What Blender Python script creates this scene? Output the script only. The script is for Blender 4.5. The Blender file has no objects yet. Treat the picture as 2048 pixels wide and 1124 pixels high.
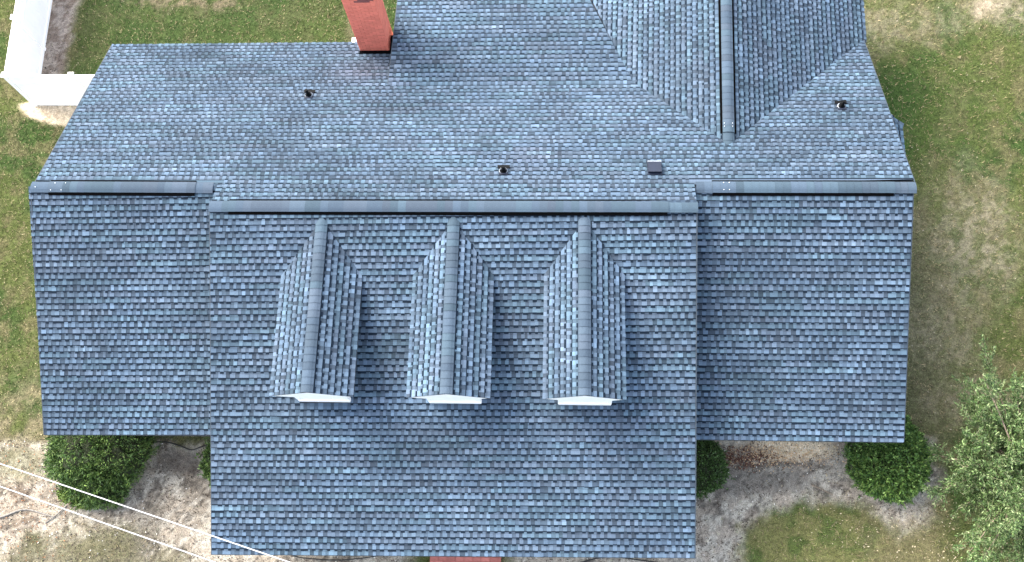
import bpy, math, random
import numpy as np
from mathutils import Vector, Matrix

random.seed(7); RNG = np.random.default_rng(11)
S = bpy.context.scene
COL = S.collection

# ------------------------------------------------------------------ camera, sky, sun, exposure
F_PX = 1929.3
CAM_LOC = Vector((10.682, -8.686, 25.21)); TILT, ROLL, YAW = .3208, .165, .1787
_ex = Vector((math.cos(YAW), math.sin(YAW), 0)); _ey = Vector((-math.sin(YAW), math.cos(YAW), 0)); _ez = Vector((0, 0, 1))
_fw = _ey*math.sin(TILT) - _ez*math.cos(TILT); _u0 = _ey*math.cos(TILT) + _ez*math.sin(TILT)
_R = _ex*math.cos(ROLL) - _u0*math.sin(ROLL); _U = _ex*math.sin(ROLL) + _u0*math.cos(ROLL)
cd = bpy.data.cameras.new('drone_camera'); cam = bpy.data.objects.new('drone_camera', cd); COL.objects.link(cam)
m = Matrix.Identity(4)
for i in range(3):
    m[i][0], m[i][1], m[i][2], m[i][3] = _R[i], _U[i], -_fw[i], CAM_LOC[i]
cam.matrix_world = m
cd.sensor_width = 36; cd.lens = F_PX/2048*36; cd.clip_start = .5; cd.clip_end = 2000
S.camera = cam

SUN_DIR = Vector((-.62, .42, .66)).normalized()       # towards the sun: from the left and a little behind the house
world = bpy.data.worlds.new('World'); S.world = world; world.use_nodes = True
nt = world.node_tree; nt.nodes.clear()
wo = nt.nodes.new('ShaderNodeOutputWorld'); bg = nt.nodes.new('ShaderNodeBackground'); sky = nt.nodes.new('ShaderNodeTexSky')
sky.sky_type = 'NISHITA'; sky.sun_disc = False
sky.sun_elevation = math.asin(SUN_DIR.z); sky.sun_rotation = math.atan2(SUN_DIR.x, SUN_DIR.y)
sky.air_density = 1.0; sky.dust_density = 3.0; sky.ozone_density = 1.0
bg.inputs['Strength'].default_value = .15
hs = nt.nodes.new('ShaderNodeHueSaturation'); hs.inputs['Saturation'].default_value = .55
nt.links.new(sky.outputs[0], hs.inputs['Color']); nt.links.new(hs.outputs[0], bg.inputs[0]); nt.links.new(bg.outputs[0], wo.inputs[0])
sd = bpy.data.lights.new('sun', 'SUN'); sd.energy = 1.4; sd.angle = math.radians(50); sd.color = (1, .90, .75)
sun = bpy.data.objects.new('sun', sd); COL.objects.link(sun)
sun.rotation_euler = SUN_DIR.to_track_quat('Z', 'Y').to_euler(); sun.location = (0, 0, 40)
S.view_settings.view_transform = 'Standard'; S.view_settings.look = 'None'
S.view_settings.gamma = 1; S.view_settings.use_curve_mapping = False; S.view_settings.exposure = 2.35

# ------------------------------------------------------------------ noise helpers (numpy)
def vnoise(x, y, seed=0):
    x = np.asarray(x, float); y = np.asarray(y, float)
    xi = np.floor(x).astype(np.int64); yi = np.floor(y).astype(np.int64); fx = x-xi; fy = y-yi
    fx = fx*fx*(3-2*fx); fy = fy*fy*(3-2*fy)
    def h(a, b):
        n = (a*374761393 + b*668265263 + seed*1442695041) & 0xffffffff
        n = ((n ^ (n >> 13))*1274126177) & 0xffffffff
        return ((n ^ (n >> 16)) & 0xffff)/65535.
    return (h(xi, yi)*(1-fx)+h(xi+1, yi)*fx)*(1-fy) + (h(xi, yi+1)*(1-fx)+h(xi+1, yi+1)*fx)*fy
def fbm(x, y, seed=0, o=4):
    x = np.asarray(x, float); y = np.asarray(y, float); r = 0; a = .5; t = 0
    for i in range(o):
        r = r + a*vnoise(x*2**i, y*2**i, seed+i*17); t += a; a *= .55
    return r/t
def sst(a, b, v):
    t = np.clip((v-a)/(b-a), 0, 1); return t*t*(3-2*t)

# ------------------------------------------------------------------ materials
def mat(name, col, rough=.8, noise=None, bump=None, attr=False, objcol=False, spec=.3, coat=0):
    M = bpy.data.materials.new(name); M.use_nodes = True; n = M.node_tree.nodes; l = M.node_tree.links
    p = n['Principled BSDF']; p.inputs['Roughness'].default_value = rough; p.inputs['Specular IOR Level'].default_value = spec
    tc = n.new('ShaderNodeTexCoord')
    rgb = n.new('ShaderNodeRGB'); rgb.outputs[0].default_value = (*col, 1); cur = rgb.outputs[0]
    def mul(a, b):
        x = n.new('ShaderNodeMix'); x.data_type = 'RGBA'; x.blend_type = 'MULTIPLY'; x.inputs[0].default_value = 1
        l.new(a, x.inputs[6]); l.new(b, x.inputs[7]); return x.outputs[2]
    if attr:
        a = n.new('ShaderNodeAttribute'); a.attribute_name = 'tone'; cur = mul(cur, a.outputs['Color'])
    if objcol:
        o = n.new('ShaderNodeObjectInfo'); cur = mul(cur, o.outputs['Color'])
    for (sc, lo, hi) in (noise or []):
        t = n.new('ShaderNodeTexNoise'); t.inputs['Scale'].default_value = sc; t.inputs['Detail'].default_value = 4
        l.new(tc.outputs['Object'], t.inputs['Vector'])
        r = n.new('ShaderNodeMapRange'); r.inputs['From Min'].default_value = .3; r.inputs['From Max'].default_value = .7
        r.inputs['To Min'].default_value = lo; r.inputs['To Max'].default_value = hi
        l.new(t.outputs['Fac'], r.inputs['Value']); cur = mul(cur, r.outputs[0])
    l.new(cur, p.inputs['Base Color'])
    if bump:
        t = n.new('ShaderNodeTexNoise'); t.inputs['Scale'].default_value = bump[0]; t.inputs['Detail'].default_value = 5
        l.new(tc.outputs['Object'], t.inputs['Vector'])
        b = n.new('ShaderNodeBump'); b.inputs['Strength'].default_value = bump[1]; b.inputs['Distance'].default_value = bump[2]
        l.new(t.outputs['Fac'], b.inputs['Height']); l.new(b.outputs[0], p.inputs['Normal'])
    return M
M_SH = mat('asphalt_shingle', (1, 1, 1), .92, [(60, .86, 1.14)], None, True, True, .15)
M_DECK = mat('roof_deck', (.03, .035, .045), .9, [(8, .8, 1.2)])
M_BLACK = mat('black_vent_plastic', (.0008, .0009, .0012), .95, [(20, .8, 1.2)], None, False, False, .05)
M_PIPE = mat('black_pipe', (.0025, .003, .0035), .7, [(30, .7, 1.3)], None, False, False, .15)
M_LEAD = mat('grey_flashing', (.30, .33, .36), .5, [(30, .7, 1.2)])
M_BOX = mat('slate_blue_metal', (.010, .015, .030), .55, [(9, .85, 1.15)])
M_WHITE = mat('white_trim_paint', (.88, .88, .88), .5, [(5, .96, 1.02)])
M_VINYL = mat('white_vinyl', (.93, .935, .935), .4, [(4, .97, 1.02)])
M_BRICK = mat('red_brick', (1, 1, 1), .9, [(3, .9, 1.1)], None, False, True, .2)
M_MORTAR = mat('brick_mortar', (.52, .17, .125), .95, [(30, .8, 1.2)])
M_WALL = mat('pale_siding', (.60, .58, .54), .8, [(12, .92, 1.06)])
M_GROUND = mat('ground_soil_and_turf', (1, 1, 1), .97, [(9, .75, 1.25), (38, .55, 1.45)], (45, .6, .03), True, False, .1)
M_GRASS = mat('grass_blades', (1, 1, 1), .8, None, None, True, False, .15)
M_LITTER = mat('dead_leaves', (1, 1, 1), .85, None, None, True, False, .15)
M_LEAF = mat('shrub_leaves', (1, 1, 1), .55, None, None, True, False, .3)
M_BARK = mat('bark', (.20, .16, .12), .9, [(25, .6, 1.4)], (40, .6, .02))
M_TWIG = mat('pale_twigs', (.20, .21, .12), .8, [(25, .75, 1.2)])
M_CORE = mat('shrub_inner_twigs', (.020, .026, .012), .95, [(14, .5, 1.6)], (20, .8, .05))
M_WIRE = mat('white_cable', (.46, .46, .47), .5, [(6, .95, 1.03)])
M_HOSE = mat('black_hose', (.014, .014, .014), .5, [(20, .8, 1.2)])
M_ROOT = mat('weathered_wood', (.20, .185, .165), .9, [(30, .6, 1.3)])
M_NAIL = mat('bright_nail', (.75, .78, .8), .35, [(9, .95, 1.05)])

# ------------------------------------------------------------------ mesh helpers
class MB:
    def __init__(s): s.v = []; s.f = []; s.c = []; s.hascol = False
    def add(s, vs, fs, cols=None):
        b = len(s.v); s.v += [tuple(v) for v in vs]
        for k, f in enumerate(fs):
            s.f.append([b+i for i in f])
            if cols is None: s.c += [(1, 1, 1)]*len(f)
            else:
                s.hascol = True
                c = cols[k]
                s.c += list(c) if isinstance(c, list) else [c]*len(f)
    def box(s, lo, hi, col=None):
        x0, y0, z0 = lo; x1, y1, z1 = hi
        s.add([(x0,y0,z0),(x1,y0,z0),(x1,y1,z0),(x0,y1,z0),(x0,y0,z1),(x1,y0,z1),(x1,y1,z1),(x0,y1,z1)],
              [(3,2,1,0),(4,5,6,7),(0,1,5,4),(1,2,6,5),(2,3,7,6),(3,0,4,7)], [col]*6 if col else None)
    def prism(s, pts, down, col=None):
        n = len(pts); d = Vector(down)
        vs = [Vector(p) for p in pts] + [Vector(p)+d for p in pts]
        s.add(vs, [tuple(range(n)), tuple(reversed(range(n, 2*n)))] + [(i, i+n, (i+1) % n+n, (i+1) % n) for i in range(n)])
    def tube(s, pts, rs, n=8, caps=True):
        pts = [Vector(p) for p in pts]; rings = []
        if not hasattr(rs, '__len__'): rs = [rs]*len(pts)
        for i, p in enumerate(pts):
            t = (pts[min(i+1, len(pts)-1)]-pts[max(i-1, 0)]).normalized()
            a = t.cross(Vector((0, 0, 1)) if abs(t.z) < .9 else Vector((1, 0, 0))).normalized(); b = t.cross(a)
            rings.append([p+(a*math.cos(2*math.pi*k/n)+b*math.sin(2*math.pi*k/n))*rs[i] for k in range(n)])
        vs = [q for r in rings for q in r]; fs = []
        for i in range(len(pts)-1):
            for k in range(n): fs.append((i*n+k, i*n+(k+1) % n, (i+1)*n+(k+1) % n, (i+1)*n+k))
        if caps: fs += [tuple(reversed(range(n))), tuple(range((len(pts)-1)*n, len(pts)*n))]
        s.add(vs, fs)
    def mesh(s, name, material, smooth=False):
        me = bpy.data.meshes.new(name); me.from_pydata(s.v, [], s.f); me.materials.append(material)
        a = me.color_attributes.new('tone', 'FLOAT_COLOR', 'CORNER')
        arr = np.ones((len(s.c), 4), np.float32); arr[:, :3] = np.array(s.c, np.float32); a.data.foreach_set('color', arr.ravel())
        if smooth: me.polygons.foreach_set('use_smooth', [True]*len(me.polygons))
        me.update(); return me
    def build(s, name, material, parent=None, smooth=False):
        return link(name, s.mesh(name, material, smooth), parent)
def link(name, me, parent=None, mw=None):
    o = bpy.data.objects.new(name, me); COL.objects.link(o)
    if mw is not None: o.matrix_world = mw
    if parent is not None: adopt(o, parent)
    return o
WORLD = {}
def world_of(o):
    return WORLD.get(o.name, Matrix.Identity(4))
def adopt(o, parent):
    o.parent = parent; o.matrix_parent_inverse = world_of(parent).inverted()
def empty(name, loc):
    o = bpy.data.objects.new(name, None); COL.objects.link(o); o.location = loc; o.empty_display_size = .3
    WORLD[o.name] = Matrix.Translation(loc); return o
def tag(o, label=None, cat=None, group=None, kind=None):
    for k, v in (('label', label), ('category', cat), ('group', group), ('kind', kind)):
        if v: o[k] = v
    return o
def np_mesh(name, V, nper, cols, material, parent=None):
    """V (N,nper,3) separate polygons, cols (N,3) or (N,nper,3)"""
    N = V.shape[0]; me = bpy.data.meshes.new(name)
    me.vertices.add(N*nper); me.vertices.foreach_set('co', V.reshape(-1).astype(np.float32))
    me.loops.add(N*nper); me.loops.foreach_set('vertex_index', np.arange(N*nper, dtype=np.int32))
    me.polygons.add(N); me.polygons.foreach_set('loop_start', np.arange(0, N*nper, nper, dtype=np.int32))
    me.polygons.foreach_set('loop_total', np.full(N, nper, np.int32))
    me.update(calc_edges=True)
    a = me.color_attributes.new('tone', 'FLOAT_COLOR', 'CORNER')
    if cols.ndim == 2: cols = np.repeat(cols[:, None, :], nper, 1)
    arr = np.ones((N*nper, 4), np.float32); arr[:, :3] = cols.reshape(-1, 3); a.data.foreach_set('color', arr.ravel())
    me.materials.append(material); return link(name, me, parent)
def pix(P):
    v = Vector(P)-CAM_LOC; d = v.dot(_fw); return (1024+F_PX*v.dot(_R)/d, 562-F_PX*v.dot(_U)/d)

# ------------------------------------------------------------------ ground
BLUR = .25
def ell(x, y, cx, cy, rx, ry, ang=0, soft=.35, seed=1, wob=.35):
    c, s_ = math.cos(ang), math.sin(ang); dx, dy = x-cx, y-cy
    u = (dx*c+dy*s_)/rx; v = (-dx*s_+dy*c)/ry
    r = np.sqrt(u*u+v*v) + (fbm(x*1.6, y*1.6, seed)-.5)*wob*2
    return 1-sst(1-soft, 1+soft*.4, r)
def ground_colour(x, y):
    """albedo of turf, sand and leaf mould; also the share that is turf"""
    n1 = fbm(x*.55, y*.55, 3); n2 = fbm(x*2.2, y*2.2, 5); n3 = fbm(x*5.5, y*5.5, 9); n4 = fbm(x*14, y*14, 21, 3)
    mixc = lambda a, b, t: a*(1-t[..., None]) + np.array(b)*t[..., None]
    C = np.zeros(x.shape+(3,)) + np.array((.118, .143, .046))
    C = mixc(C, (.068, .112, .032), sst(.45, .66, n1))
    C = mixc(C, (.190, .172, .088), sst(.50, .68, n2)*.75)
    turf = np.ones(x.shape)
    # behind the house: darker fresh turf
    back = sst(5.0, 6.0, y)*sst(-4.6, -4.2, x)*(1-sst(16, 18, x)); C = mixc(C, (.070, .112, .036), back*.6)
    C = mixc(C, (.27, .22, .15), ell(x, y, -.9, 9.0, 2.3, .75, 0, .5, 31)*sst(.35, .6, n3)*.9)
    C = mixc(C, (.27, .22, .15), ell(x, y, 4.6, 7.6, .6, 2.2, 0, .5, 32)*.5)
    # right strip: lush band beside the house, dry beige patches
    C = mixc(C, (.060, .115, .028), ell(x, y, 20.6, 4.6, 2.6, 2.0, .3, .7, 33)*.5)
    C = mixc(C, (.205, .190, .115), ell(x, y, 19.6, -1.5, 1.5, 4.2, 0, .6, 45)*.7)
    for (cx, cy, rx, ry, st, sd_) in ((23.2, 8.3, 1.6, 1.1, .95, 34), (20.8, 7.6, 1.6, .8, .6, 35), (21.7, .9, 1.4, 2.2, .9, 36), (20.6, -1.9, 1.5, 1.2, .6, 37), (19.6, 7.4, 1.1, 1.2, .55, 38), (21.2, -3.6, 1.5, .8, .75, 44)):
        w = ell(x, y, cx, cy, rx, ry, 0, .7, sd_, .5)*(.35+.65*sst(.40, .58, n3))*st
        C = mixc(C, (.30, .265, .185), w*.9); turf *= 1-w*.6
    C = mixc(C, (.46, .38, .28), ell(x, y, 23.0, 8.2, .55, .5, 0, .8, 39)*.8)
    # left strip dries out towards the front
    w = (1-sst(-4.6, -1.8, y))*(1-sst(-1.4, -1.0, x)); w = w*sst(.30, .62, n3*.6+n2*.4); C = mixc(C, (.265, .225, .145), w*.75); turf *= 1-w*.4
    # front yard, left: pale sand, grey leaf mould, rusty needles, dull grass
    fl = (1-sst(-5.15, -4.75, y+(n2-.5)*.8))*(1-sst(6.5, 7.2, x)); fl = fl*sst(-9, -4.2, x+ (n2-.5))
    base = mixc(np.zeros(x.shape+(3,))+np.array((.38, .33, .265)), (.51, .47, .395), sst(.42, .60, n3))
    base = mixc(base, (.125, .108, .090), sst(.50, .68, 1-n2*.55-n4*.45)*.85)
    g = ell(x, y, -1.5, -8.1, 2.4, 1.05, 0, .5, 41, .5); base = mixc(base, (.135, .130, .070), g*.85)
    g2 = ell(x, y, -3.9, -5.6, .9, .7, 0, .5, 48, .5); base = mixc(base, (.15, .15, .07), g2*.6)
    r_ = ell(x, y, -3.6, -6.9, .9, .8, .3, .6, 42, .5)*sst(.4, .6, n3); base = mixc(base, (.20, .135, .085), r_*.5)
    d_ = ell(x, y, .5, -5.55, .85, .42, -.2, .6, 43, .5); base = mixc(base, (.13, .11, .095), d_*.8)
    d_ = ell(x, y, -.1, -7.3, .5, .9, 0, .6, 47, .5); base = mixc(base, (.16, .145, .12), d_*.6)
    C = C*(1-fl[..., None])+base*fl[..., None]; turf *= 1-fl*(1-.5*g)
    # front yard, right: sand between the beds, lawn tongue, leafy edge
    fr = (1-sst(-4.75, -4.45, y))*sst(9.0, 9.6, x)*(1-sst(19.6, 20.4, x+(n2-.5)*1.2))
    base = mixc(np.zeros(x.shape+(3,))+np.array((.46, .40, .325)), (.54, .50, .42), sst(.43, .60, n3))
    base = mixc(base, (.13, .115, .10), sst(.52, .68, 1-n2*.5-n4*.5)*.85)
    b2 = ell(x, y, 15.4, -5.75, 1.5, .45, 0, .5, 51, .4); base = mixc(base, (.19, .175, .155), b2*.75)
    tan = ell(x, y, 16.4, -4.95, 1.3, .34, 0, .3, 52, .2); base = mixc(base, (.95, .80, .58), tan*.95)
    rd = ell(x, y, 15.1, -5.12, .85, .30, .1, .5, 53, .5); base = mixc(base, (.20, .135, .10), rd*.6)
    ed = np.exp(-((y+5.37-.05*np.sin(x*2))/.055)**2)*sst(14.8, 15.2, x)*(1-sst(17.2, 17.6, x)); base = mixc(base, (.09, .07, .055), ed*.75)
    lawn = np.maximum(ell(x, y, 17.1, -7.75, 2.55, 1.50, 0, .22, 54, .28), ell(x, y, 20.2, -8.0, 2.2, 1.45, 0, .35, 55, .3))
    lc = mixc(np.zeros(x.shape+(3,))+np.array((.225, .225, .092)), (.130, .170, .054), sst(.45, .62, n2)); lc = mixc(lc, (.235, .205, .115), sst(17.4, 18.9, x+(n3-.5)*2)*.7)
    base = base*(1-lawn[..., None])+lc*lawn[..., None]
    C = C*(1-fr[..., None])+base*fr[..., None]; turf *= 1-fr*(1-lawn)
    # soil along the inside of the fence and the sand heap in front of it
    st_ = (1-sst(-4.75, -4.4, x+(n2-.5)*.5-.55*(1-sst(5.3, 6.2, y))))*sst(5.0, 5.15, y)*sst(-5.6, -5.4, x)
    soil = mixc(np.zeros(x.shape+(3,))+np.array((.44, .37, .31)), (.26, .20, .16), sst(.45, .6, n3)); soil = mixc(soil, (.56, .51, .44), (1-sst(5.3, 6.6, y))*sst(.4, .6, n2)*.8)
    C = C*(1-st_[..., None])+soil*st_[..., None]; turf *= 1-st_
    sa = ell(x, y, -4.2, 4.95, 1.62, .64, -.10, .12, 61, .12)*(1-sst(5.13, 5.2, y))
    sc_ = mixc(np.zeros(x.shape+(3,))+np.array((.72, .60, .44)), (.48, .37, .25), sst(.55, .68, n4)*.8)
    C = C*(1-sa[..., None])+sc_*sa[..., None]; turf *= 1-sa
    C *= ((.75+.5*n4)*(.64-.11*turf))[..., None]
    return C, np.clip(turf, 0, 1)
GX0, GX1, GY0, GY1, GS = -10., 27., -11., 14., .08
nx = int((GX1-GX0)/GS)+1; ny = int((GY1-GY0)/GS)+1
gx, gy = np.meshgrid(np.linspace(GX0, GX1, nx), np.linspace(GY0, GY1, ny))
gc, gt = ground_colour(gx, gy)
edge = np.minimum(np.minimum(gx-GX0, GX1-gx), np.minimum(gy-GY0, GY1-gy)); far = (.075, .085, .034)
w = sst(0, 1.0, edge)[..., None]; gc = gc*w+np.array(far)*(1-w)
gz = (fbm(gx*1.5, gy*1.5, 71)-.5)*.05*sst(0, 1, edge)
gv = np.stack([gx, gy, gz], -1).reshape(-1, 3)
idx = np.arange(nx*ny).reshape(ny, nx)
quads = np.stack([idx[:-1, :-1], idx[:-1, 1:], idx[1:, 1:], idx[1:, :-1]], -1).reshape(-1, 4)
nv = len(gv); B = 600.
outer = np.array([(-B, -B, 0), (B, -B, 0), (B, B, 0), (-B, B, 0)])
cor = [idx[0, 0], idx[0, -1], idx[-1, -1], idx[-1, 0]]
oq = np.array([(nv, nv+1, cor[1], cor[0]), (nv+1, nv+2, cor[2], cor[1]), (nv+2, nv+3, cor[3], cor[2]), (nv+3, nv, cor[0], cor[3])])
gv = np.vstack([gv, outer]); gq = np.vstack([quads, oq])
me = bpy.data.meshes.new('ground'); me.vertices.add(len(gv)); me.vertices.foreach_set('co', gv.ravel().astype(np.float32))
me.loops.add(gq.size); me.loops.foreach_set('vertex_index', gq.ravel().astype(np.int32))
me.polygons.add(len(gq)); me.polygons.foreach_set('loop_start', np.arange(0, gq.size, 4, dtype=np.int32)); me.polygons.foreach_set('loop_total', np.full(len(gq), 4, np.int32))
me.update(calc_edges=True)
a = me.color_attributes.new('tone', 'FLOAT_COLOR', 'POINT')
arr = np.ones((len(gv), 4), np.float32); arr[:nv, :3] = gc.reshape(-1, 3); arr[nv:, :3] = far; a.data.foreach_set('color', arr.ravel())
me.polygons.foreach_set('use_smooth', np.ones(len(gq), bool)); me.materials.append(M_GROUND)
tag(link('ground', me), 'sandy yard with patchy green lawn around the house', 'ground', None, 'structure')

# grass tufts, fallen leaves and bark bits on the ground (uncountable)
def footprint(x, y):      # under the roofs, out of every view
    return ((x > -1.0) & (x < 17.8) & (np.abs(y) < 4.6)) | ((x > 3.2) & (x < 13) & (y < 0) & (y > -7.3)) | ((x > 6.8) & (x < 17.8) & (y > 0) & (y < 9))
def scatter(n, x0=-8.5, x1=25.5, y0=-9.5, y1=11.5):
    x = RNG.uniform(x0, x1, n); y = RNG.uniform(y0, y1, n); k = ~footprint(x, y); return x[k], y[k]
def blades(x, y, c, hmin, hmax, wid, nb, lean):
    x = np.repeat(x, nb)+RNG.normal(0, .018, len(x)*nb); y = np.repeat(y, nb)+RNG.normal(0, .018, len(y)*nb); c = np.repeat(c, nb, 0)
    N = len(x); a = RNG.uniform(0, 2*np.pi, N); h = RNG.uniform(hmin, hmax, N); l = h*RNG.uniform(*lean, N)
    dx, dy = np.cos(a), np.sin(a); w_ = wid*RNG.uniform(.6, 1.3, N)
    z = (fbm(x*1.5, y*1.5, 71)-.5)*.05
    V = np.stack([np.stack([x-dy*w_, y+dx*w_, z-.005], -1), np.stack([x+dy*w_, y-dx*w_, z-.005], -1), np.stack([x+dx*l, y+dy*l, z+h], -1)], 1)
    c = c*RNG.uniform(.55, 1.8, (N, 1)); return V, c
x, y = scatter(330000); c, t = ground_colour(x, y); k = RNG.random(len(x)) < t*.9+.02; x, y, c = x[k], y[k], c[k]
c = c*np.array((1.0, 1.08, .92))
sw = RNG.random(len(x)) < .16; c[sw] = np.array((.20, .165, .095))*RNG.uniform(.7, 1.3, (sw.sum(), 1))
V, cc = blades(x, y, c, .025, .07, .0085, 2, (.6, 1.8))
g = np_mesh('grass', V, 3, cc, M_GRASS); tag(g, 'short patchy lawn grass, green and straw coloured', 'grass', None, 'stuff')
def chips(x, y, c, s0, s1, asp=.55):
    N = len(x); a = RNG.uniform(0, 2*np.pi, N); L = RNG.uniform(s0, s1, N); W_ = L*asp*RNG.uniform(.6, 1.2, N)
    dx, dy = np.cos(a)*L/2, np.sin(a)*L/2; ex, ey = -np.sin(a)*W_/2, np.cos(a)*W_/2
    z = (fbm(x*1.5, y*1.5, 71)-.5)*.05+.012; tz = RNG.uniform(-.012, .03, (N, 4))
    V = np.stack([np.stack([x-dx, y-dy, z+tz[:, 0]], -1), np.stack([x+ex, y+ey, z+tz[:, 1]], -1), np.stack([x+dx, y+dy, z+tz[:, 2]], -1), np.stack([x-ex, y-ey, z+tz[:, 3]], -1)], 1)
    return V, c*RNG.uniform(.7, 1.25, (N, 1))
Vs, Cs = [], []
def add_chips(x, y, col, s0, s1, asp=.55):
    V, c = chips(x, y, np.tile(np.array(col), (len(x), 1)), s0, s1, asp); Vs.append(V); Cs.append(c)
x, y = scatter(150000, -8, 20.5, -9.5, 7.5); c, t = ground_colour(x, y); k = (t < .55) & (fbm(x*3, y*3, 83) > .46) & ((y < -4.5) | (y > 5.2)) & (RNG.random(len(x)) < .55)
add_chips(x[k], y[k], (.085, .068, .055), .02, .07, .4)
x, y = scatter(8000, -8, 20.5, -9.5, 7.5); c, t = ground_colour(x, y); k = (t < .5) & (y < -4.6); add_chips(x[k], y[k], (.55, .52, .47), .02, .06, .5)
x, y = scatter(1300, 14.5, 22, -9.3, -5.6); k = RNG.random(len(x)) < sst(15.5, 19, x); add_chips(x[k], y[k], (.50, .43, .29), .02, .065, .5)
x, y = scatter(1100, 18.2, 25, -6, 9); k = RNG.random(len(x)) < .5; add_chips(x[k], y[k], (.30, .27, .20), .02, .06, .5)
x, y = scatter(1500, -8, -2, -9, 5); add_chips(x, y, (.40, .34, .22), .02, .05, .5)
x, y = scatter(900, -5, -2.2, -8.5, -5.0); k = RNG.random(len(x)) < .6; add_chips(x[k], y[k], (.25, .12, .06), .02, .06, .5)
x, y = RNG.normal(15.2, .5, 600), RNG.normal(-5.2, .13, 600); add_chips(x, y, (.12, .06, .045), .025, .07, .6)
x, y = RNG.normal(16.2, .8, 900), RNG.normal(-5.1, .18, 900); add_chips(x, y, (.60, .42, .25), .02, .05, .6)
x, y = scatter(1200, -5, 8, 5.4, 10); add_chips(x, y, (.38, .33, .22), .02, .05, .5)
g = np_mesh('leaf_litter', np.concatenate(Vs), 4, np.concatenate(Cs), M_LITTER); tag(g, 'scattered dead leaves and bark bits on the sand', 'leaf litter', None, 'stuff')

# ------------------------------------------------------------------ house
house = empty('house', (8.4, 0, 0))
tag(house, 'long single storey house with blue grey shingle roof, three gabled dormers and a brick chimney', 'house')
WHITE3 = (1., 1., 1.)
LIGHT, MID, DARK = np.array((.087, .127, .172)), np.array((.052, .078, .111)), np.array((.024, .037, .054))
TINT = [np.array((1, 1, 1)), np.array((.95, 1.02, 1.0)), np.array((1.05, 1.0, 1.0)), np.array((.98, 1.0, 1.03))]
def stain(P):
    x, y = P.x, P.y
    s_ = .70+.62*float(fbm(x*.55+y*.18+7, y*.9-x*.12, 91)) + .45*(float(fbm(x*1.7, y*3.0, 92))-.5)
    col = Vector((1, 1, 1))
    def g(cx, cy, rx, ry): return math.exp(-((x-cx)/rx)**2-((y-cy)/ry)**2)
    s_ *= 1-.38*g(6.6, 2.7, 1.0, .35)-.40*g(.9, 4.75, .9, .30)-.2*g(3.6, 1.4, 1.6, .6)-.2*g(1.4, 3.6, .9, .5)-.25*g(5.6, 4.1, .7, .5)
    r = g(5.5, 4.0, .8, .55)*.20+g(9.8, .9, .6, .35)*.10
    return s_, Vector((1+r*.9, 1-r*.25, 1-r*.35))
def lot():
    """base colour of one strip shingle, about a metre of a course"""
    r = random.random(); return (MID*.91 if r < .20 else MID if r < .62 else MID*.82+LIGHT*.18 if r < .93 else MID*.55+LIGHT*.45)*random.uniform(.96, 1.04)*random.choice(TINT)
def tone(kind, base):
    r = random.random()
    if kind: return base*(random.uniform(1.08, 1.28) if r < .80 else random.uniform(1.28, 1.55))
    return base*(random.uniform(.50, .66) if r < .38 else random.uniform(.72, .95))
CELLS = []        # candidates for single shingles
POOL = {}
def cell_geo(b0, b1, t0, t1, E, hb, q=.45, strip=.045, top=.003):
    """a shingle tab in (u,v,h): bottom b0..b1, top t0..t1; a dark strip below the tab paints in the shadow under its butt"""
    vs = []
    for f in (0, q, q+.12, 1):
        h = hb+(top-hb)*f; vs += [(b0+(t0-b0)*f, E*f, h), (b1+(t1-b1)*f, E*f, h)]
    vs += [(b0, 0, -.002), (b1, 0, -.002)]
    fs = [(0, 1, 3, 2), (2, 3, 5, 4), (4, 5, 7, 6), (8, 9, 1, 0), (8, 0, 2, 4, 6), (9, 7, 5, 3, 1)]
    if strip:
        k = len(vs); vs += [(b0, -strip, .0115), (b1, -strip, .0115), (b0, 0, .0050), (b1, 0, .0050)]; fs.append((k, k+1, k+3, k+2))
    return vs, fs
SHADOW_NAVY = DARK*np.array((.22, .30, .38))  # course shadow put into the colour of the strip below each tab
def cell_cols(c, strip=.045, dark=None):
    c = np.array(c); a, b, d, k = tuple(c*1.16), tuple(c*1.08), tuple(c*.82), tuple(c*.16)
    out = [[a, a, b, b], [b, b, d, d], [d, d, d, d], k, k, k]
    if strip: out.append(tuple(SHADOW_NAVY if dark is None else dark))
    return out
def shingle(field, parent, O, u, v, ivs, nrow, E, name_parent, seed=0):
    """lay courses of laminated shingles on the plane O + u*a + v*b; ivs(b) gives the (left,right) spans at height b"""
    u, v = Vector(u), Vector(v); n = u.cross(v).normalized(); O = Vector(O)
    for r in range(nrow):
        v0, v1 = r*E, (r+1)*E
        A, Bv = ivs(v0+.001), ivs(v1-.001)
        if len(A) != len(Bv):
            A = Bv = ivs(v0+E*.5)
        for (l0, r0), (l1, r1) in zip(A, Bv):
            if r0-l0 < .03 and r1-l1 < .03: continue
            a = max(l0, l1)+random.uniform(.03, .14); end = min(r0, r1)-.05
            cuts = [];
            while a < end:
                cuts.append(a); a += (random.uniform(.075, .118) if len(cuts) % 2 else random.uniform(.058, .100))
            k = random.random() < .5; run = 0; base = MID
            L0, L1 = l0, l1
            bounds = [(c_, c_) for c_ in cuts]+[(r0, r1)]
            for (R0, R1) in bounds:
                jit = random.uniform(-.004, .004); hb = (.018 if k else .009)+random.uniform(-.001, .0015)
                um = (L0+R0+L1+R1)/4; P = O+u*um+v*(v0+E/2); s_, rt = stain(P)
                run -= (R0+R1-L0-L1)/2
                if run < 0: base = lot(); run = random.uniform(.5, 1.0)
                c = tone(k, base)*s_*np.array(rt)
                full = L0 == L1 and R0 == R1
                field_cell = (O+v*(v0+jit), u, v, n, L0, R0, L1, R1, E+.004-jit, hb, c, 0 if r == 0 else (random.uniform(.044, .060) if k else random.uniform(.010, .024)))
                if full and k: CELLS.append((R0-L0, P, field_cell, field, parent))
                else: field.cells.append(field_cell)
                L0, L1 = R0, R1; k = (not k) if random.random() < .93 else k
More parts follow.
